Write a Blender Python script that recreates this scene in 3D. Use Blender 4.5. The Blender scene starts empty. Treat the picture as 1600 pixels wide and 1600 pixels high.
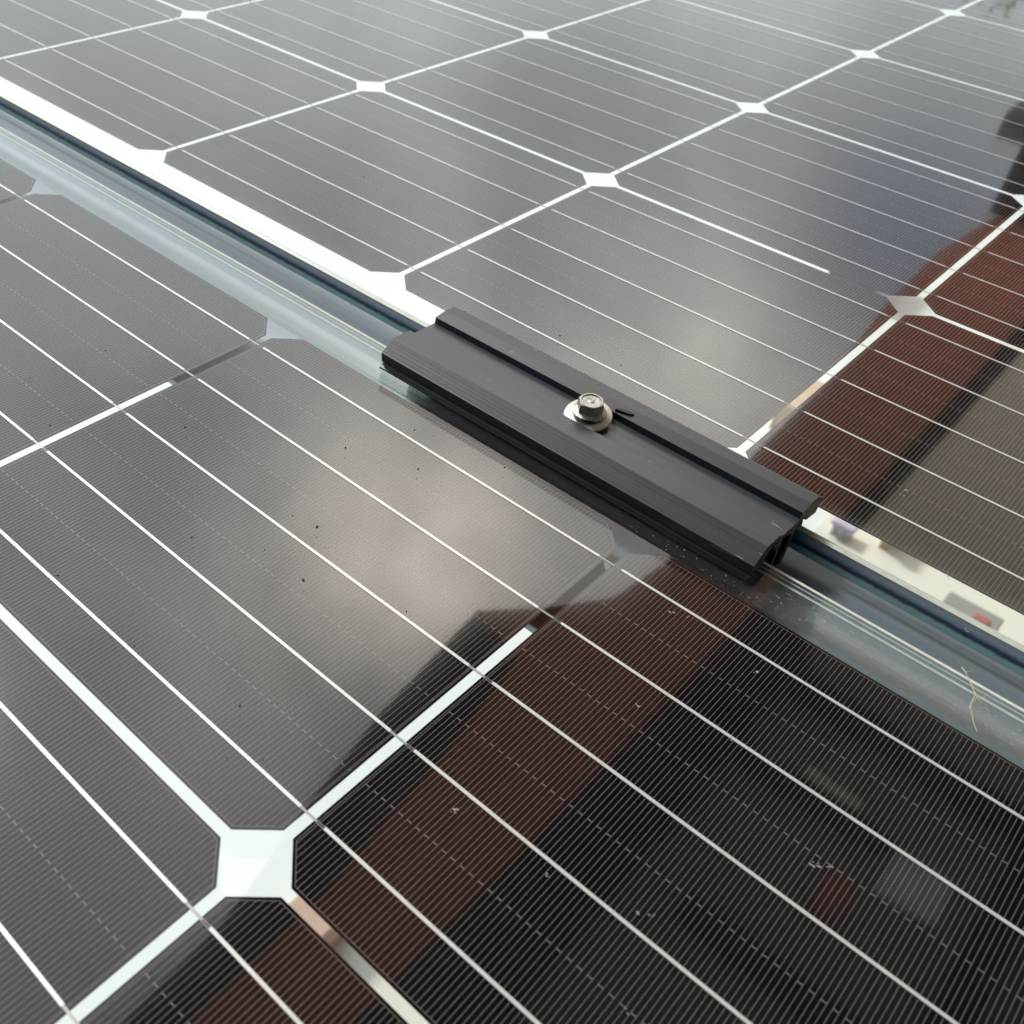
import bpy, bmesh, math, random
from mathutils import Vector, Matrix
random.seed(7)
R = math.radians
sc = bpy.context.scene
COL = sc.collection

# ------------------------------------------------------------------ camera
cam_d = bpy.data.cameras.new('camera'); cam = bpy.data.objects.new('camera', cam_d); COL.objects.link(cam)
RW = ((0.7176793876105807, 0.6937500733067324, 0.06039149265745944),
      (0.49454902308916354, -0.44670481209747326, -0.7455709722141937),
      (-0.49026274624944377, 0.5649474724554198, -0.6636842570106469))
CP = Vector((0.09221148, -0.08121384, 0.2156182))
m3 = Matrix((RW[0], tuple(-a for a in RW[1]), tuple(-a for a in RW[2]))).transposed()
cam.matrix_world = Matrix.Translation(CP) @ m3.to_4x4()
cam_d.sensor_width = 36.0
cam_d.lens = 36.0 * 1625.4 / 1600.0
cam_d.shift_x = (800 - 557.9) / 1600.0
cam_d.clip_start = 0.01; cam_d.clip_end = 400
cam_d.dof.use_dof = True
cam_d.dof.focus_distance = 0.345
cam_d.dof.aperture_fstop = 24.0
sc.camera = cam

# ------------------------------------------------------------------ world: overcast sky
w = bpy.data.worlds.new('World'); sc.world = w; w.use_nodes = True
nt = w.node_tree; N = nt.nodes; LK = nt.links; N.clear()
out = N.new('ShaderNodeOutputWorld'); bg = N.new('ShaderNodeBackground'); bg.inputs['Strength'].default_value = 0.1
SUN_AZ, SUN_EL = 169.0, 47.0
sky = N.new('ShaderNodeTexSky'); sky.sky_type = 'NISHITA'; sky.sun_disc = False
sky.sun_elevation = R(SUN_EL); sky.sun_rotation = R(90 - SUN_AZ)
tc = N.new('ShaderNodeTexCoord')
def wm(op, a, b=None, c=None):
    n = N.new('ShaderNodeMath'); n.operation = op
    for i, v in enumerate((a, b, c)):
        if v is None: continue
        if isinstance(v, (int, float)): n.inputs[i].default_value = v
        else: LK.new(v, n.inputs[i])
    return n.outputs[0]
def lobe(az, el, k):
    d = Vector((math.cos(R(az))*math.cos(R(el)), math.sin(R(az))*math.cos(R(el)), math.sin(R(el))))
    n = N.new('ShaderNodeVectorMath'); n.operation = 'DOT_PRODUCT'
    LK.new(tc.outputs['Generated'], n.inputs[0]); n.inputs[1].default_value = d
    return wm('EXPONENT', wm('MULTIPLY', wm('SUBTRACT', n.outputs['Value'], 1.0), k))
nz = N.new('ShaderNodeTexNoise'); nz.inputs['Scale'].default_value = 3.2; nz.inputs['Detail'].default_value = 5; nz.inputs['Roughness'].default_value = .5
LK.new(tc.outputs['Generated'], nz.inputs['Vector'])
wv = N.new('ShaderNodeVectorMath'); wv.operation = 'MULTIPLY_ADD'
LK.new(nz.outputs['Color'], wv.inputs[0]); wv.inputs[1].default_value = (.16, .16, .16); LK.new(tc.outputs['Generated'], wv.inputs[2])
wo2 = N.new('ShaderNodeVectorMath'); wo2.operation = 'SUBTRACT'; LK.new(wv.outputs[0], wo2.inputs[0]); wo2.inputs[1].default_value = (.08, .08, .08)
wob = wo2.outputs[0]
nz2 = N.new('ShaderNodeTexNoise'); nz2.inputs['Scale'].default_value = 4.5; nz2.inputs['Detail'].default_value = 5; nz2.inputs['Roughness'].default_value = .45
LK.new(wob, nz2.inputs['Vector'])
sxyz = N.new('ShaderNodeSeparateXYZ'); LK.new(tc.outputs['Generated'], sxyz.inputs[0])
base = wm('MULTIPLY_ADD', nz2.outputs['Fac'], 4.6, 1.9)
side = wm('MULTIPLY_ADD', wm('ADD', wm('MULTIPLY', sxyz.outputs[0], -.55), wm('MULTIPLY', sxyz.outputs[1], .8)), .75, .46)   # dimming added to the sky behind the camera to darken the clamp's near facet
base = wm('MULTIPLY', base, wm('MULTIPLY', wm('MINIMUM', side, 1.0), wm('MULTIPLY_ADD', sxyz.outputs[2], 1.15, .55)))
g1 = wm('MULTIPLY', lobe(126, 44.5, 95), 14.5)                       # thin cloud in front of the sun's glow
g2 = wm('MULTIPLY', lobe(112, 34, 80), 4.0)
glow = wm('MULTIPLY', wm('ADD', g1, g2), wm('MULTIPLY', nz2.outputs['Fac'], wm('MULTIPLY', nz2.outputs['Fac'], 4.0)))
def rgb(v, col):
    n = N.new('ShaderNodeVectorMath'); n.operation = 'SCALE'; n.inputs[0].default_value = col; LK.new(v, n.inputs['Scale']); return n.outputs[0]
def vadd(a, b):
    n = N.new('ShaderNodeVectorMath'); n.operation = 'ADD'; LK.new(a, n.inputs[0]); LK.new(b, n.inputs[1]); return n.outputs[0]
base = wm('MULTIPLY', base, wm('SUBTRACT', 1.0, wm('MULTIPLY', lobe(103, 22, 110), .70)))
cloud = vadd(vadd(rgb(base, (.93, 1.0, 1.0)), rgb(wm('MULTIPLY', base, sxyz.outputs[2]), (.08, -.035, -.035))), rgb(glow, (1.0, .86, .72)))
mx = N.new('ShaderNodeMix'); mx.data_type = 'RGBA'
blue = wm('MINIMUM', wm('MULTIPLY', lobe(103.5, 22, 200), .22), .22)   # a hole in the clouds low over the house
LK.new(wm('MAXIMUM', blue, .06), mx.inputs[0])
LK.new(cloud, mx.inputs[6]); LK.new(sky.outputs[0], mx.inputs[7])
LK.new(mx.outputs[2], bg.inputs['Color']); LK.new(bg.outputs[0], out.inputs[0])

# ------------------------------------------------------------------ sun behind cloud
sd = bpy.data.lights.new('sun', 'SUN'); sd.energy = 0.95; sd.angle = R(10); sd.color = (1, .97, .93)
so = bpy.data.objects.new('sun', sd); COL.objects.link(so)
dv = Vector((math.cos(R(SUN_AZ))*math.cos(R(SUN_EL)), math.sin(R(SUN_AZ))*math.cos(R(SUN_EL)), math.sin(R(SUN_EL))))
so.rotation_euler = (-dv).to_track_quat('-Z', 'Y').to_euler(); so.location = dv*20

# ------------------------------------------------------------------ colour management
sc.view_settings.view_transform = 'Standard'; sc.view_settings.look = 'None'
sc.view_settings.gamma = 1; sc.view_settings.use_curve_mapping = False
sc.view_settings.exposure = 1.5
sc.cycles.transparent_max_bounces = 24; sc.cycles.max_bounces = 10
sc.cycles.caustics_reflective = False; sc.cycles.caustics_refractive = False

# ------------------------------------------------------------------ helpers
def meta(o, label=None, cat=None, group=None, kind=None):
    if label: o['label'] = label
    if cat: o['category'] = cat
    if group: o['group'] = group
    if kind: o['kind'] = kind
    return o
def link(name, bm, mats, parent=None, loc=(0, 0, 0), smooth=False):
    me = bpy.data.meshes.new(name); bm.normal_update(); bm.to_mesh(me); bm.free()
    for m in (mats if isinstance(mats, (list, tuple)) else [mats]): me.materials.append(m)
    if smooth:
        for p in me.polygons: p.use_smooth = True
    o = bpy.data.objects.new(name, me); COL.objects.link(o); o.location = loc
    if parent: o.parent = parent
    return o
def empty(name, loc, *a, **k):
    o = bpy.data.objects.new(name, None); o.empty_display_size = .05; COL.objects.link(o); o.location = loc
    return meta(o, *a, **k)
def box(bm, x0, x1, y0, y1, z0, z1, mi=0):
    v = [bm.verts.new(p) for p in ((x0,y0,z0),(x1,y0,z0),(x1,y1,z0),(x0,y1,z0),(x0,y0,z1),(x1,y0,z1),(x1,y1,z1),(x0,y1,z1))]
    for f in ((0,3,2,1),(4,5,6,7),(0,1,5,4),(1,2,6,5),(2,3,7,6),(3,0,4,7)):
        bm.faces.new([v[i] for i in f]).material_index = mi
def prism(bm, pts, z0, z1, mi=0):
    a = [bm.verts.new((x, y, z0)) for x, y in pts]; b = [bm.verts.new((x, y, z1)) for x, y in pts]
    n = len(pts)
    bm.faces.new(a[::-1]).material_index = mi; bm.faces.new(b).material_index = mi
    for i in range(n): bm.faces.new((a[i], a[(i+1) % n], b[(i+1) % n], b[i])).material_index = mi
def tube(bm, pts, r0, r1, seg=6):
    rings = []
    for i, p in enumerate(pts):
        p = Vector(p); d = (Vector(pts[min(i+1, len(pts)-1)]) - Vector(pts[max(i-1, 0)])).normalized()
        s = d.orthogonal().normalized(); t = d.cross(s)
        r = r0 + (r1-r0)*i/(len(pts)-1)
        rings.append([bm.verts.new(p + (s*math.cos(a) + t*math.sin(a))*r) for a in [2*math.pi*k/seg for k in range(seg)]])
    for a, b in zip(rings, rings[1:]):
        for k in range(seg): bm.faces.new((a[k], a[(k+1) % seg], b[(k+1) % seg], b[k]))
    bm.faces.new(rings[0][::-1]); bm.faces.new(rings[-1])
def bevel(o, wdt, seg=2, ang=30):
    m = o.modifiers.new('bevel', 'BEVEL'); m.width = wdt; m.segments = seg; m.limit_method = 'ANGLE'; m.angle_limit = R(ang)

class MAT:
    def __init__(s, name):
        s.m = bpy.data.materials.new(name); s.m.use_nodes = True; s.N = s.m.node_tree.nodes; s.L = s.m.node_tree.links
        s.p = s.N['Principled BSDF']; s.o = s.N['Material Output']
    def new(s, t): return s.N.new('ShaderNode'+t)
    def put(s, inp, v):
        if isinstance(v, (int, float, tuple, list)): inp.default_value = v
        else: s.L.new(v, inp)
    def math(s, op, *a):
        n = s.new('Math'); n.operation = op
        for i, v in enumerate(a): s.put(n.inputs[i], v)
        return n.outputs[0]
    def mix(s, f, a, b):
        n = s.new('Mix'); n.data_type = 'RGBA'
        s.put(n.inputs[0], f); s.put(n.inputs[6], a); s.put(n.inputs[7], b); return n.outputs[2]
    def coord(s, which='Object'):
        return s.new('TexCoord').outputs[which]
    def noise(s, scale, detail=3, vec=None, rough=.5):
        n = s.new('TexNoise'); n.inputs['Scale'].default_value = scale; n.inputs['Detail'].default_value = detail
        n.inputs['Roughness'].default_value = rough
        s.L.new(vec if vec else s.coord(), n.inputs['Vector']); return n.outputs['Fac']
    def step(s, v, lo, hi, a=0., b=1.):
        n = s.new('MapRange'); n.interpolation_type = 'SMOOTHSTEP'
        s.put(n.inputs[0], v); s.put(n.inputs[1], lo); s.put(n.inputs[2], hi); s.put(n.inputs[3], a); s.put(n.inputs[4], b); return n.outputs[0]
    def bump(s, h, strength=.3, dist=.001):
        n = s.new('Bump'); n.inputs['Strength'].default_value = strength; n.inputs['Distance'].default_value = dist
        s.L.new(h, n.inputs['Height']); s.L.new(n.outputs[0], s.p.inputs['Normal'])
    def set(s, **k):
        for a, v in k.items(): s.put(s.p.inputs[a.replace('_', ' ')], v)
        return s
def C4(r, g, b): return (r, g, b, 1)
def simple(name, col, rough=.6, var=.15, scale=20, metal=0, bump=0, bscale=None, bdist=.002, spec=.5):
    s = MAT(name); n = s.noise(scale, 4)
    s.set(Base_Color=s.mix(n, C4(*[c*(1-var) for c in col]), C4(*[min(1, c*(1+var)) for c in col])), Roughness=rough, Metallic=metal)
    s.p.inputs['Specular IOR Level'].default_value = spec
    if bump: s.bump(s.noise(bscale or scale*4, 5), bump, bdist)
    return s.m

# ------------------------------------------------------------------ dimensions (metres); u -> x, v -> y, silicon plane z = 0
W = .15675; GAP = .00305; P = W + GAP; CH = .0086
ZT = .002; ZB = -.0066                     # faces of the glass
NEAR_EDGE, FAR_EDGE = .1771, .1989

# ------------------------------------------------------------------ materials
# silicon cell with screen printed silver fingers
s = MAT('silicon_cell'); xyz = s.new('SeparateXYZ'); s.L.new(s.coord(), xyz.inputs[0]); X, Y = xyz.outputs[0], xyz.outputs[1]
ax, ay = s.math('ABSOLUTE', X), s.math('ABSOLUTE', Y)
pitch = W/116.0
fx = s.math('ABSOLUTE', s.math('SUBTRACT', s.math('FRACT', s.math('DIVIDE', s.math('ADD', X, .2*W+pitch*200.25), pitch)), .5))
finger = s.math('LESS_THAN', fx, .039)
yy = s.math('DIVIDE', s.math('ADD', Y, W*.5), W*.2)                 # busbar pitch
mid = s.math('LESS_THAN', s.math('ABSOLUTE', s.math('SUBTRACT', s.math('FRACT', s.math('ADD', yy, .5)), .5)), .0032)
alt = s.math('LESS_THAN', s.math('FRACT', s.math('DIVIDE', s.math('SUBTRACT', s.math('ADD', X, .2*W+pitch*200.25), pitch*.5), pitch*2)), .5)
tick = s.math('MULTIPLY', mid, alt)
cx = s.math('SUBTRACT', s.math('ADD', ax, ay), W - CH)              # chamfer distance (times root 2)
dist = s.math('MAXIMUM', s.math('MAXIMUM', s.math('SUBTRACT', ax, W*.5), s.math('SUBTRACT', ay, W*.5)), s.math('MULTIPLY', cx, .7071))
inside = s.math('LESS_THAN', dist, -.0008)
ring = s.math('MULTIPLY', inside, s.math('GREATER_THAN', dist, -.00090))
ink = s.math('MAXIMUM', s.math('MULTIPLY', inside, s.math('MAXIMUM', finger, tick)), ring)
shade = s.math('ADD', s.math('MULTIPLY', s.noise(9, 2), .5), s.math('MULTIPLY', s.new('ObjectInfo').outputs['Random'], .6))
s.set(Base_Color=s.mix(ink, s.mix(shade, C4(.0035, .003, .0045), C4(.0065, .0055, .007)), C4(.23, .205, .18)), Roughness=s.mix(ink, C4(.09, .09, .09), C4(.5, .5, .5)))
s.p.inputs['Specular IOR Level'].default_value = .36
M_CELL = s.m
# tinned copper ribbon
s = MAT('tinned_ribbon'); n = s.noise(260, 3)
s.set(Base_Color=s.mix(n, C4(.62, .61, .59), C4(.80, .79, .77)), Roughness=.38, Metallic=.25); s.bump(s.noise(900, 2), .4, .00008); M_RIB = s.m
M_RIB2 = simple('ribbon_over_gap', (.33, .33, .31), .45, .15, 300, .4)  # greyed: shade on the ribbon across the gap is put into its colour

def glass_mat(name, tint, dust, inner=0.0):
    s = MAT(name); s.N.remove(s.p)
    tr = s.new('BsdfTransparent'); tr.inputs[0].default_value = C4(*tint)
    gl = s.new('BsdfGlossy'); gl.inputs['Roughness'].default_value = .025; gl.inputs[0].default_value = C4(1, 1, 1)
    fr = s.new('Fresnel'); fr.inputs[0].default_value = 1.5
    ge = s.new('NewGeometry')
    fac = s.math('MULTIPLY', fr.outputs[0], s.math('SUBTRACT', 1.0, ge.outputs['Backfacing']))
    if inner: fac = s.math('ADD', fac, s.math('MULTIPLY', ge.outputs['Backfacing'], inner))
    a = s.new('MixShader'); s.L.new(fac, a.inputs[0]); s.L.new(tr.outputs[0], a.inputs[1]); s.L.new(gl.outputs[0], a.inputs[2])
    res = a.outputs[0]
    if dust:
        co = s.coord()
        film = s.step(s.noise(14, 5, co), .35, .8, .0006, .0045)
        # the ground edge of the glass held rain dust: more grains there (object origin at the edge, y = distance from it)
        sx = s.new('SeparateXYZ'); s.L.new(co, sx.inputs[0])
        edge = s.step(s.math('ABSOLUTE', sx.outputs[1]), .017, .0215, 1, 0)
        vo2 = s.new('TexVoronoi'); vo2.inputs['Scale'].default_value = 1300; s.L.new(co, vo2.inputs['Vector'])
        w2 = s.new('SeparateColor'); s.L.new(vo2.outputs['Color'], w2.inputs[0])
        d2 = s.math('LESS_THAN', vo2.outputs['Distance'], s.math('MULTIPLY', s.math('POWER', w2.outputs[0], 3.0), .34))
        right = s.math('MULTIPLY', s.step(sx.outputs[0], -.06, .02), s.math('LESS_THAN', sx.outputs[1], 0.0))
        d2 = s.math('MULTIPLY', s.math('MULTIPLY', d2, .4), s.math('MULTIPLY', edge, right))
        f = s.math('MINIMUM', s.math('ADD', film, s.math('MAXIMUM', 0.0, s.math('ADD', d2, s.math('MULTIPLY', edge, .03)))), .8)
        di = s.new('BsdfDiffuse'); di.inputs[0].default_value = C4(.62, .66, .66)
        b = s.new('MixShader'); s.L.new(f, b.inputs[0]); s.L.new(res, b.inputs[1]); s.L.new(di.outputs[0], b.inputs[2]); res = b.outputs[0]
    s.L.new(res, s.o.inputs[0]); return s.m
M_GTOP = glass_mat('glass_top', (.97, .99, .985), True)
M_GBOT = glass_mat('glass_bottom', (.96, .985, .98), False, .075)
# cut edge of the laminate: clear pane, dark film, green pane
s = MAT('glass_cut_edge'); co = s.coord(); xyz = s.new('SeparateXYZ'); s.L.new(co, xyz.inputs[0])
zz = s.math('ADD', xyz.outputs[2], s.math('MULTIPLY', s.math('SUBTRACT', s.noise(420, 5, co), .5), .0012))
rp = s.new('ValToRGB'); s.L.new(s.math('DIVIDE', s.math('SUBTRACT', zz, ZB), ZT-ZB), rp.inputs[0])
cr = rp.color_ramp; cr.interpolation = 'LINEAR'
for p_, c_ in ((.001, (.55, .80, .77)), (.2, (.62, .86, .84)), (.29, (.55, .78, .78)), (.36, (.10, .17, .22)), (.42, (.055, .09, .14)), (.50, (.09, .14, .21)), (.60, (.42, .52, .62)), (.74, (.72, .80, .86)), (.98, (.55, .60, .60))):
    e = cr.elements.new(p_); e.color = C4(*c_)
cr.elements.remove(cr.elements[0]) if cr.elements[0].color[0] == 0 else None
s.set(Base_Color=rp.outputs[0], Roughness=.22); s.bump(s.noise(500, 3, co), .35, .0003)
ge = s.new('NewGeometry'); tr = s.new('BsdfTransparent'); tr.inputs[0].default_value = C4(.93, .98, .96)
mxs = s.new('MixShader'); s.L.new(s.math('MULTIPLY', ge.outputs['Backfacing'], .9), mxs.inputs[0]); s.L.new(s.p.outputs[0], mxs.inputs[1]); s.L.new(tr.outputs[0], mxs.inputs[2])
s.L.new(mxs.outputs[0], s.o.inputs[0]); M_GEDGE = s.m
M_ARRIS = simple('ground_arris', (.62, .64, .56), .35, .25, 400)

M_RAIL = simple('rail_metal', (.22, .265, .30), .38, .05, 60, .38)
# black anodised clamp
s = MAT('black_anodised'); co = s.coord(); mp = s.new('Mapping'); mp.inputs['Scale'].default_value = (12, 700, 700); s.L.new(co, mp.inputs[0])
streak = s.noise(1, 3, mp.outputs[0]); blot = s.noise(45, 4, co)
scr = s.new('Mapping'); scr.inputs['Scale'].default_value = (60, 420, 420); scr.inputs['Rotation'].default_value = (0, 0, .35); s.L.new(co, scr.inputs[0])
scratch = s.math('MULTIPLY', s.math('GREATER_THAN', s.noise(1, 2, scr.outputs[0]), .715), s.math('GREATER_THAN', s.noise(60, 2, co), .55))
fine = s.new('Mapping'); fine.inputs['Scale'].default_value = (3, 1500, 1500); s.L.new(co, fine.inputs[0])
lines = s.noise(1, 2, fine.outputs[0])
spk = s.new('TexVoronoi'); spk.inputs['Scale'].default_value = 500; s.L.new(co, spk.inputs['Vector']); sk = s.new('SeparateColor'); s.L.new(spk.outputs['Color'], sk.inputs[0])
speck = s.math('LESS_THAN', spk.outputs['Distance'], s.math('MULTIPLY', s.math('POWER', sk.outputs[0], 12.0), .16))
scratch = s.math('MAXIMUM', scratch, speck)
c1 = s.mix(s.math('ADD', s.math('MULTIPLY', blot, .6), s.math('MULTIPLY', s.math('SUBTRACT', lines, .3), .9)), C4(.030, .037, .042), C4(.062, .071, .078))
s.set(Base_Color=s.mix(scratch, c1, C4(.22, .22, .21)), Roughness=s.math('ADD', .27, s.math('MULTIPLY', streak, .16)))
s.p.inputs['Specular IOR Level'].default_value = .6
s.bump(s.math('ADD', streak, lines), .22, .0002); M_CLAMP = s.m
s = MAT('sawn_end'); n = s.noise(520, 5); s.set(Base_Color=s.mix(s.step(n, .4, .62), C4(.015, .015, .011), C4(.12, .112, .08)), Roughness=.75); s.bump(n, .9, .0012); M_SAWN = s.m
M_NOTCH = simple('notch_black', (.014, .016, .019), .5, .3, 300)
M_ZINC = simple('zinc_plate', (.40, .41, .385), .36, .5, 520, .75, .5, 900, .00025)
M_WASH = simple('washer_steel', (.70, .65, .56), .34, .18, 200, .4)
M_GRIT = simple('grit', (.02, .018, .015), .9)
M_ROOT = simple('dry_root', (.55, .52, .36), .8, .3, 900)

# ------------------------------------------------------------------ the setting below
s = MAT('paving'); co = s.coord()
n = s.noise(1.7, 6, co)
s.set(Base_Color=s.mix(n, C4(.74, .81, .79), C4(.80, .86, .84)), Roughness=.7); M_PAVE = s.m
bm = bmesh.new(); box(bm, -60, 60, -60, 60, -2.5, -2.3)
meta(link('ground', bm, M_PAVE), 'pale paving far below the panels', kind='structure')
bm = bmesh.new(); box(bm, -.55, 9, -6, 14, -2.32, -2.296)
meta(link('terrace', bm, simple('cream_stone', (.74, .74, .65), .7, .08, 2)), 'cream stone terrace below the panels beside the house', kind='structure')

# ------------------------------------------------------------------ solar panels
def cell_mesh():
    bm = bmesh.new(); h = W/2; c = CH
    prism(bm, [(-h+c, -h), (h-c, -h), (h, -h+c), (h, h-c), (h-c, h), (-h+c, h), (-h, h-c), (-h, -h+c)], -.0002, 0)
    return bm
def ribbon_mesh():
    bm = bmesh.new(); h = W/2
    box(bm, -h+.0032, h-.0018, -.00046, .00046, .0001, .00024, 0)
    box(bm, h-.0018, h+GAP+.0006, -.00034, .00034, .00005, .00014, 1)
    box(bm, -h+.0006, -h+.0032, -.00036, -.00022, .00002, .0001, 1)
    box(bm, -h+.0006, -h+.0032, .00022, .00036, .00002, .0001, 1)
    return bm
proto_cell = None
def solar_panel(name, label, rows, cols, u0, v0, edge_v, x0, x1, y0, y1, toward):
    """edge_v: the cut edge beside the clamp, at the Empty's origin; toward=+1 when the panel lies on the +y side of it"""
    global proto_cell
    root = empty(name, (0, edge_v, 0), label, 'solar panel', 'frameless solar panels side by side')
    for i in cols:
        for j in rows:
            cxy = (u0 + (i+.5)*P, v0 + (j+.5)*P - edge_v, 0)
            if proto_cell is None:
                c = link('cell', cell_mesh(), M_CELL, root); rb = []
                for k in range(5):
                    if k == 0:
                        r0 = link('busbar', ribbon_mesh(), [M_RIB, M_RIB2], c)
                        rb.append(r0)
                    else:
                        r0 = rb[0].copy(); COL.objects.link(r0); r0.parent = c; rb.append(r0)
                    r0.location = (0, (k-2)*W*.2, 0)
                proto_cell = (c, rb)
            else:
                c = proto_cell[0].copy(); COL.objects.link(c); c.parent = root
                for r_ in proto_cell[1]:
                    q = r_.copy(); COL.objects.link(q); q.parent = c
            c.location = cxy
    # glass laminate with ground arrises
    bm = bmesh.new(); a = .0010
    ya, yb = y0-edge_v, y1-edge_v
    def loop(i, z): return [bm.verts.new(p) for p in ((x0+i, ya+i, z), (x1-i, ya+i, z), (x1-i, yb-i, z), (x0+i, yb-i, z))]
    l0, l1, l2, l3 = loop(.0004, ZB), loop(0, ZB+.0004), loop(0, ZT-.0004), loop(.0015, ZT)
    bm.faces.new(l0[::-1]).material_index = 1; bm.faces.new(l3).material_index = 0
    for A, B, mi in ((l0, l1, 2), (l1, l2, 2), (l2, l3, 3)):
        for k in range(4): bm.faces.new((A[k], A[(k+1) % 4], B[(k+1) % 4], B[k])).material_index = mi
    link('glass', bm, [M_GTOP, M_GBOT, M_GEDGE, M_ARRIS], root)
    bm = bmesh.new(); t_ = toward                                    # pale bead of interlayer squeezed along the cut edge
    for a_, b_, z_ in ((.0018, .0023, .0012), (.0030, .0040, .0006)):
        box(bm, x0+.002, x1-.002, min(t_*a_, t_*b_), max(t_*a_, t_*b_), z_-.0002, z_)
    link('interlayer_bead', bm, simple('interlayer', (.42, .52, .47), .4, .3, 300), root)
    return root
x0, x1 = -.70, .50
solar_panel('solar_panel', 'solar panel nearest the camera, below the clamp, with a large white diamond between its cells',
            range(-2, 1), range(-4, 3), 0, 0, NEAR_EDGE, x0, x1, -.335, NEAR_EDGE, -1)
solar_panel('solar_panel', 'solar panel beyond the clamp and the gap, with many white cell corners',
            range(-1, 6), range(-5, 3), .00014, .37505, FAR_EDGE, x0-.13, x1, FAR_EDGE, .375+6*P+.0195, 1)

# ------------------------------------------------------------------ rail under the gap
bm = bmesh.new()
box(bm, -.75, .55, .1125, .206, -.0125, -.0095)
box(bm, -.75, .55, .170, .1715, -.045, -.0125); box(bm, -.75, .55, .195, .1965, -.045, -.0125)
box(bm, -.75, .55, .1705, .206, -.048, -.045)
o = link('mounting_rail', bm, M_RAIL); bevel(o, .0006, 2)
meta(o, 'blue grey metal mounting rail running under the gap between the two panels', 'mounting rail')

# ------------------------------------------------------------------ clamp
L = .1494
clamp = empty('mid_clamp', (-.1153, .1652, 0), 'black grooved aluminium clamp bolted over the gap between the panels', 'clamp')
clamp.rotation_euler = (0, 0, R(.07))
prof = [(0.0, 2.1), (-1.3, 2.1), (-1.4, 2.8), (-.3, 3.2), (.5, 4.0), (.5, 4.5), (-.5, 4.8), (-.7, 6.9), (-.9, 8.4), (5.4, 12.3), (14.2, 11.9), (14.9, 10.2), (16.9, 10.0), (17.2, 9.5), (28.7, 9.2), (28.9, 11.6), (34.2, 12.4), (39.8, 12.0), (45.8, 8.0), (45.8, 7.0), (45.0, 6.6), (45.0, 2.1), (39.0, 2.1),
        (38.0, 4.6), (37.0, 4.2), (35.6, 6.6), (33.5, 7.6), (31.6, 5.2), (29.2, 4.6), (28.0, -8.8), (25.8, -8.8), (25.2, 5.8), (20.4, 5.8), (19.8, -8.8), (17.6, -8.8), (16.6, 5.2), (13.6, 5.6), (12.4, 8.0), (10.0, 8.3), (8.8, 5.4), (7.4, 4.6), (6.6, 2.1)]
bm = bmesh.new(); nseg = 40
rng = random.Random(3)
rings = []
for i in range(nseg+1):
    x = L*i/nseg
    ring = []
    for k, (y, z) in enumerate(prof):
        # the sawn end is ragged underneath
        dx = rng.uniform(-.0006, .0006) if (i == nseg and k > 21) or (i == nseg and k < 5) else 0
        ring.append(bm.verts.new((x+dx, y/1000, z/1000)))
    rings.append(ring)
n = len(prof)
for a, b in zip(rings, rings[1:]):
    for k in range(n): bm.faces.new((a[k], b[k], b[(k+1) % n], a[(k+1) % n]))
e1 = bm.faces.new(rings[0]); e1.material_index = 1
e2 = bm.faces.new(rings[-1][::-1]); e2.material_index = 1
bm.normal_update()
bmesh.ops.triangulate(bm, faces=[e1, e2], ngon_method='EAR_CLIP')
bmesh.ops.recalc_face_normals(bm, faces=bm.faces)
o = link('extrusion', bm, [M_CLAMP, M_SAWN], clamp); bevel(o, .00022, 2, 20)
# bolt: washer lying across the groove, flanged hex head
bolt = bpy.data.objects.new('bolt', None); COL.objects.link(bolt); bolt.parent = clamp; bolt.empty_display_size = .01
bolt.location = (.0748, .0214, .0104); bolt.rotation_euler = (R(4), R(1), 0)
def lathe(name, prf, mat, parent, seg=48, smooth=True):
    bm = bmesh.new(); rr = []
    for r, z in prf: rr.append([bm.verts.new((r*math.cos(2*math.pi*k/seg)/1000, r*math.sin(2*math.pi*k/seg)/1000, z/1000)) for k in range(seg)])
    for a, b in zip(rr, rr[1:]):
        for k in range(seg): bm.faces.new((a[k], a[(k+1) % seg], b[(k+1) % seg], b[k]))
    bm.faces.new(rr[0][::-1]); bm.faces.new(rr[-1])
    bmesh.ops.recalc_face_normals(bm, faces=bm.faces)
    o = link(name, bm, mat, parent, smooth=smooth)
    o.data.set_sharp_from_angle(angle=R(35)) if hasattr(o.data, 'set_sharp_from_angle') else None
    return o
wo_ = lathe('washer', [(3, 0), (7.8, .1), (8.2, .6), (8.0, 1.1), (7.0, 1.6), (3, 2.0)], M_WASH, bolt); wo_.rotation_euler = (R(7), R(-2), 0)
bm = bmesh.new(); prism(bm, [(.0800, .0296), (.0802, .0308), (.0848, .0322), (.0862, .0318), (.0850, .0308)], .0098, .0126)
link('drill_notch', bm, M_NOTCH, clamp)  # solid black block; the notch's inner darkness is put into its colour
bm = bmesh.new()
def hexring(r, z, rnd=0, seg=48):
    vs = []
    for k in range(seg):
        a = 2*math.pi*k/seg + R(12)
        rh = r/ math.cos(((a-R(12)) % (math.pi/3)) - math.pi/6) * 1.0
        rr_ = min(rh, rnd) if rnd else rh
        vs.append(bm.verts.new((rr_*math.cos(a)/1000, rr_*math.sin(a)/1000, z/1000)))
    return vs
def cring(r, z, seg=48): return [bm.verts.new((r*math.cos(2*math.pi*k/seg+R(12))/1000, r*math.sin(2*math.pi*k/seg+R(12))/1000, z/1000)) for k in range(seg)]
rs = [cring(5.7, 2.0), cring(5.9, 2.4), cring(5.7, 2.9), cring(4.75, 3.3), hexring(4.0, 3.5), hexring(4.0, 6.3), hexring(4.0, 6.8, 4.25), cring(3.9, 7.1), cring(3.4, 7.1), cring(3.15, 6.75), cring(1.2, 6.65), cring(.5, 6.8)]
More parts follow.
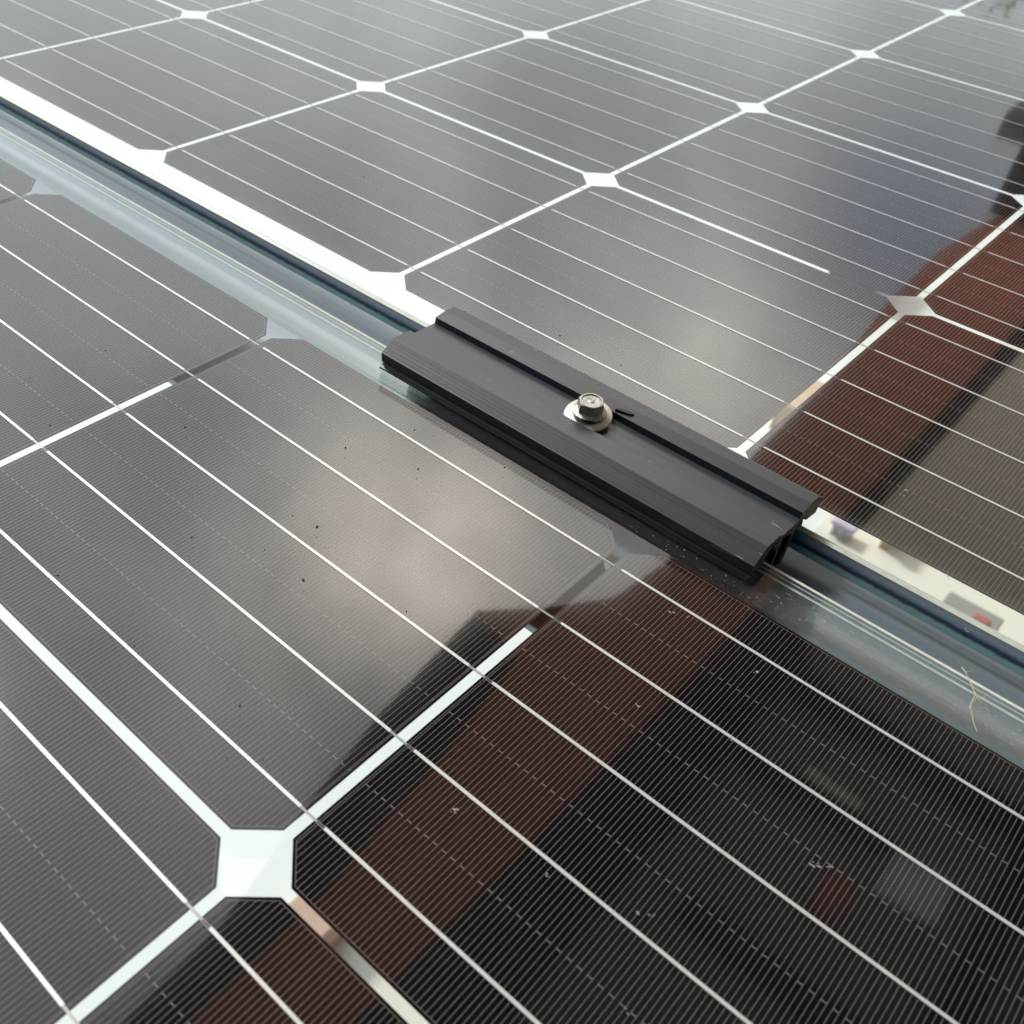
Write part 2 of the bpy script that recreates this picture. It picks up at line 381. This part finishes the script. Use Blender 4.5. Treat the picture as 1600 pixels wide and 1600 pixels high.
for a, b in zip(rs, rs[1:]):
    for k in range(48): bm.faces.new((a[k], a[(k+1) % 48], b[(k+1) % 48], b[k]))
bm.faces.new(rs[0][::-1]); bm.faces.new(rs[-1])
bmesh.ops.recalc_face_normals(bm, faces=bm.faces)
link('hex_head', bm, M_ZINC, bolt)
bm = bmesh.new(); tube(bm, [(0, 0, .001), (0, 0, -.03)], .003, .003, 16); link('shank', bm, M_ZINC, bolt)

# ------------------------------------------------------------------ small dirt
def pt(px, py, z=ZT):
    d = Vector(((px-557.9)/1625.4, (py-800)/1625.4, 1)); r = Matrix(RW).transposed() @ d
    return CP + r*((z-CP.z)/r.z)
bm = bmesh.new()
dark = [(165,548),(47,590),(78,665),(290,668),(287,718),(457,806),(495,824),(413,860),(474,907),(375,1103),(355,1184),(410,1187),(635,956),(648,672),(653,733),(788,731),(100,121),(43,92),(125,71),(276,212),(307,165),(282,130),
        (568,277),(615,330),(672,388),(875,525),(848,480),(970,571),(770,460),(988,800),(640,1290),(240,1330),(88,380),(190,420),(300,840),(90,900),(210,1010),(500,1185),(540,700),(1080,190),(1290,230),(1390,290),(1000,640),(700,560)]
for i, (a, b) in enumerate(dark):
    c = pt(a, b); r = random.uniform(.00012, .00034)*(1.25 if i < 12 else 1)
    g = bmesh.ops.create_icosphere(bm, subdivisions=1, radius=r, matrix=Matrix.Translation(c+Vector((0, 0, r*.5))) @ Matrix.Rotation(random.random()*3, 4, 'Z') @ Matrix.Diagonal((1.5, .8, .6, 1)))
    for v in g['verts']: v.co += Vector([random.uniform(-1, 1)*r*.35 for _ in range(3)])
meta(link('dirt_specks', bm, M_GRIT), 'tiny dark grains of dirt scattered over the glass', 'dirt', kind='stuff')
bm = bmesh.new()
light = [(707,1270),(712,1264),(995,1424),(1280,1352),(1296,1355),(855,1367),(1020,1430),(995,1103),(1410,773),(1416,768),(1480,900),(1270,1350),(1050,957),(1075,964),(980,1580),(1180,1050),(1143,1155),(1510,985)]
for a, b in light:
    c = pt(a, b)
    for _ in range(3):
        r = random.uniform(.00012, .00028); cc = c + Vector((random.uniform(-.0006, .0006), random.uniform(-.0006, .0006), r*.4))
        bmesh.ops.create_icosphere(bm, subdivisions=1, radius=r, matrix=Matrix.Translation(cc) @ Matrix.Diagonal((1.6, .7, .5, 1)))
meta(link('dust_flecks', bm, simple('pale_fleck', (.5, .5, .52), .8)), 'pale flecks of dust lying on the darker part of the glass', 'dust', kind='stuff')
bm = bmesh.new()
def path(pp, z=ZT+.0003): return [pt(a, b, z+random.uniform(0, .0002)) for a, b in pp]
tube(bm, path([(1503,1043),(1510,1052),(1514,1060),(1517,1068),(1521,1078),(1524,1085),(1520,1094),(1519,1099),(1516,1106),(1519,1117),(1521,1127),(1523,1135),(1527,1143)]), .00016, .00009)
for q in ([(1517,1068),(1524,1075),(1531,1084)], [(1521,1078),(1528,1087),(1534,1097)], [(1522,1082),(1529,1093),(1532,1099)], [(1520,1094),(1516,1098),(1514,1108)], [(1524,1075),(1532,1081)], [(1528,1087),(1522,1096),(1525,1099)],
          [(1509,1050),(1517,1049),(1521,1046)], [(1503,1041),(1506,1046),(1513,1051)], [(1518,1072),(1526,1090)]):
    tube(bm, path(q), .00008, .00005)
meta(link('root_fibre', bm, M_ROOT), 'thin dry branching root fibre lying on the clear glass margin at right', 'root fibre')

# ------------------------------------------------------------------ what the glass mirrors: the house beside the panels
H = 3.0
house = empty('house', (0, 0, -2.3), 'house with dark red brown eaves and taupe wall mirrored in the glass at right', 'house')
def hp(name, pts, z0, z1, mat, **k):
    bm = bmesh.new(); prism(bm, pts, z0+2.3, z1+2.3); return link(name, bm, mat, house)
s = MAT('red_brown_boards'); co = s.coord(); wvn = s.new('TexWave'); wvn.inputs['Scale'].default_value = 1.6; wvn.bands_direction = 'X'; s.L.new(co, wvn.inputs['Vector'])
s.set(Base_Color=s.mix(s.noise(3, 4, co), s.mix(wvn.outputs['Fac'], C4(.38, .10, .055), C4(.50, .145, .08)), C4(.44, .14, .09)), Roughness=.7); M_BOARD = s.m
M_BLACK = simple('black_gutter', (.010, .011, .013), .9, spec=.1)
M_TAUPE = simple('taupe_render', (.78, .66, .57), .85, .06, 6)
M_DARKC = simple('dark_ceiling', (.125, .12, .095), .85, .35, 1.3)
edge = [(-1.12, -1.2), (-1.13, .2), (-1.17, .52), (-1.2, .92), (-1.32, 1.4), (-1.42, 1.91), (-1.5, 2.58), (-1.31, 2.81), (-1.14, 3.08), (-1.10, 3.45), (-1.22, 4.19), (-1.21, 4.43), (-1.26, 5.51), (-1.40, 6.67), (-1.45, 7.64), (-1.36, 8.82), (-1.36, 9.4)]
hp('eaves', edge + [(-.68, 9.4), (-.68, 7.04), (-.66, 4), (-.66, -1.2)], H, H+.12, M_BOARD)
hp('gutter', [(-1.115, -1.2), (-1.165, .52), (-1.195, .92), (-1.315, 1.4), (-1.415, 1.91), (-1.495, 2.57), (-1.22, 2.5), (-1.12, 1.9), (-1.04, 1.2), (-1.0, -1.2)], H-.004, H+.1, M_BLACK)
hp('beam', [(-.68, -1.2), (-.66, 4), (-.70, 9.4), (-.58, 9.4), (-.57, 4), (-.38, 3.3), (-.36, -1.2)], H-.06, H+.1, M_BLACK)
hp('wall_slab', [(-.56, 3.5), (-.59, 9.4), (6.1, 9.4), (6.1, 3.5)], H-.055, H+.1, M_TAUPE)  # flat slab added for a sky-lit wall; its brightness is in the pale colour
hp('porch_ceiling', [(-.5, -1.2), (-.5, 3.5), (6.1, 3.5), (6.1, -1.2)], H, H+.1, M_DARKC)
hp('side_wall', [(6, -1.2), (6, 9.4), (6.2, 9.4), (6.2, -1.2)], -2.3, H-.02, simple('wall_render', (.45, .42, .38), .85, .08, 3))
hp('downpipe', [(-1.44, 8.6), (-1.12, 8.6), (-1.12, 8.8), (-1.44, 8.8)], 2.47, H-.001, M_BLACK)
hp('downpipe_hopper', [(-1.62, 8.55), (-.9, 8.55), (-.9, 8.85), (-1.62, 8.85)], 2.28, 2.47, M_BLACK)
for pts in ([(-.35, 2.69), (-.35, 2.75), (.22, 2.77), (.22, 2.70)], [(-.19, 1.98), (-.19, 2.07), (.60, 2.07), (.60, 1.98)], [(.55, 1.9), (.55, 3.4), (.66, 3.4), (.66, 1.9)], [(-.35, 3.14), (-.35, 3.26), (1.2, 3.22), (1.2, 3.10)]):
    hp('ceiling_joist', pts, H-.06, H-.002, M_BLACK)
hp('porch_window', [(.254, 2.552), (.251, 2.759), (.445, 2.772), (.458, 2.575)], H-.03, H-.004, simple('grey_pane', (.62, .64, .72), .4))
M_RED = simple('red_shade', (.42, .06, .05), .6)
ring_pts = [(.165+.055*math.cos(a), 2.42+.085*math.sin(a)) for a in [k*math.pi/12 for k in range(24)]]
hp('ceiling_lamp', ring_pts, H-.05, H-.01, M_RED)
hp('batten', [(-.135, 2.816), (-.127, 2.864), (.084, 2.859), (.082, 2.808)], H-.03, H-.004, simple('batten_wood', (.7, .66, .55), .7))

# ------------------------------------------------------------------ seen blurred through the clear gaps, standing on the paving
Z0 = -2.3
def crate(name, x, y, sx, sy, h, mat, label, cat):
    bm = bmesh.new(); t = .02
    box(bm, -sx/2, sx/2, -sy/2, sy/2, 0, t)
    for a in ((-sx/2, -sx/2+t, -sy/2, sy/2), (sx/2-t, sx/2, -sy/2, sy/2), (-sx/2+t, sx/2-t, -sy/2, -sy/2+t), (-sx/2+t, sx/2-t, sy/2-t, sy/2)): box(bm, *a, t, h)
    box(bm, -sx/2-.01, sx/2+.01, -sy/2-.01, sy/2+.01, h+.002, h+.02)
    o = link(name, bm, mat, None, (x, y, Z0)); bevel(o, .006); return meta(o, label, cat)
crate('storage_box', -.47, 3.30, .07, .05, .05, simple('lilac_plastic', (.55, .52, .62), .5), 'lilac box below the panels, blurred beside the clamp end', 'box')
crate('wooden_box', -.33, 3.42, .03, .16, .12, simple('tan_wood', (.50, .33, .18), .7), 'tan wooden box on the paving seen through the glass margin', 'box')
crate('planter_trough', .03, 3.10, .16, .10, .10, simple('dark_trough', (.27, .27, .25), .7), 'dark trough on the paving seen through the far glass margin at right', 'planter')
crate('red_tub', .065, 3.09, .03, .02, .11, simple('red_plastic', (.35, .09, .08), .5), 'small red tub beside the dark trough at right', 'tub')
crate('pink_tub', -.73, .86, .10, .12, .12, simple('pink_plastic', (.52, .36, .29), .6), 'salmon pink tub seen through the gap below the white diamond', 'tub')
crate('grey_planter', -1.27, 5.25, .22, .3, .25, simple('grey_planter', (.16, .17, .18), .7), 'grey planter seen through the far cell gap at right', 'planter')
crate('timber_stack', -.88, 3.85, .20, .26, .12, simple('peach_wood', (.55, .42, .28), .7), 'peach timber box seen through the cross gap of the far panel', 'box')

# a tree far beyond, its top mirrored in the farthest glass
tree = empty('tree', (-3.6, 21.0, Z0), 'yellow green tree mirrored at the far right corner of the glass', 'tree')
bm = bmesh.new(); tube(bm, [(0, 0, 0), (.1, 0, 2), (0, .1, 4.2), (.05, 0, 5.8)], .16, .04, 8)
for k in range(9):
    a = k*2.4; z = 2.8+k*.33; tube(bm, [(0, 0, z), (math.cos(a)*.6, math.sin(a)*.6, z+.5), (math.cos(a)*1.1, math.sin(a)*1.1, z+.8)], .05, .015, 5)
link('trunk', bm, simple('bark', (.10, .08, .06), .9), tree)
bm = bmesh.new(); rg = random.Random(5)
for k in range(26):
    c = Vector((rg.gauss(0, .75), rg.gauss(0, .75), rg.uniform(3.4, 6.4)))
    for _ in range(70):
        p = c + Vector((rg.gauss(0, .22), rg.gauss(0, .22), rg.gauss(0, .2))); s_ = rg.uniform(.04, .09)
        n1 = Vector((rg.gauss(0, 1), rg.gauss(0, 1), rg.gauss(0, 1))).normalized(); t1 = n1.orthogonal().normalized(); t2 = n1.cross(t1)
        bm.faces.new([bm.verts.new(p+t1*s_), bm.verts.new(p+t2*s_*.5), bm.verts.new(p-t1*s_), bm.verts.new(p-t2*s_*.5)])
link('crown', bm, simple('leaf', (.20, .18, .04), .7, .4, 3), tree)
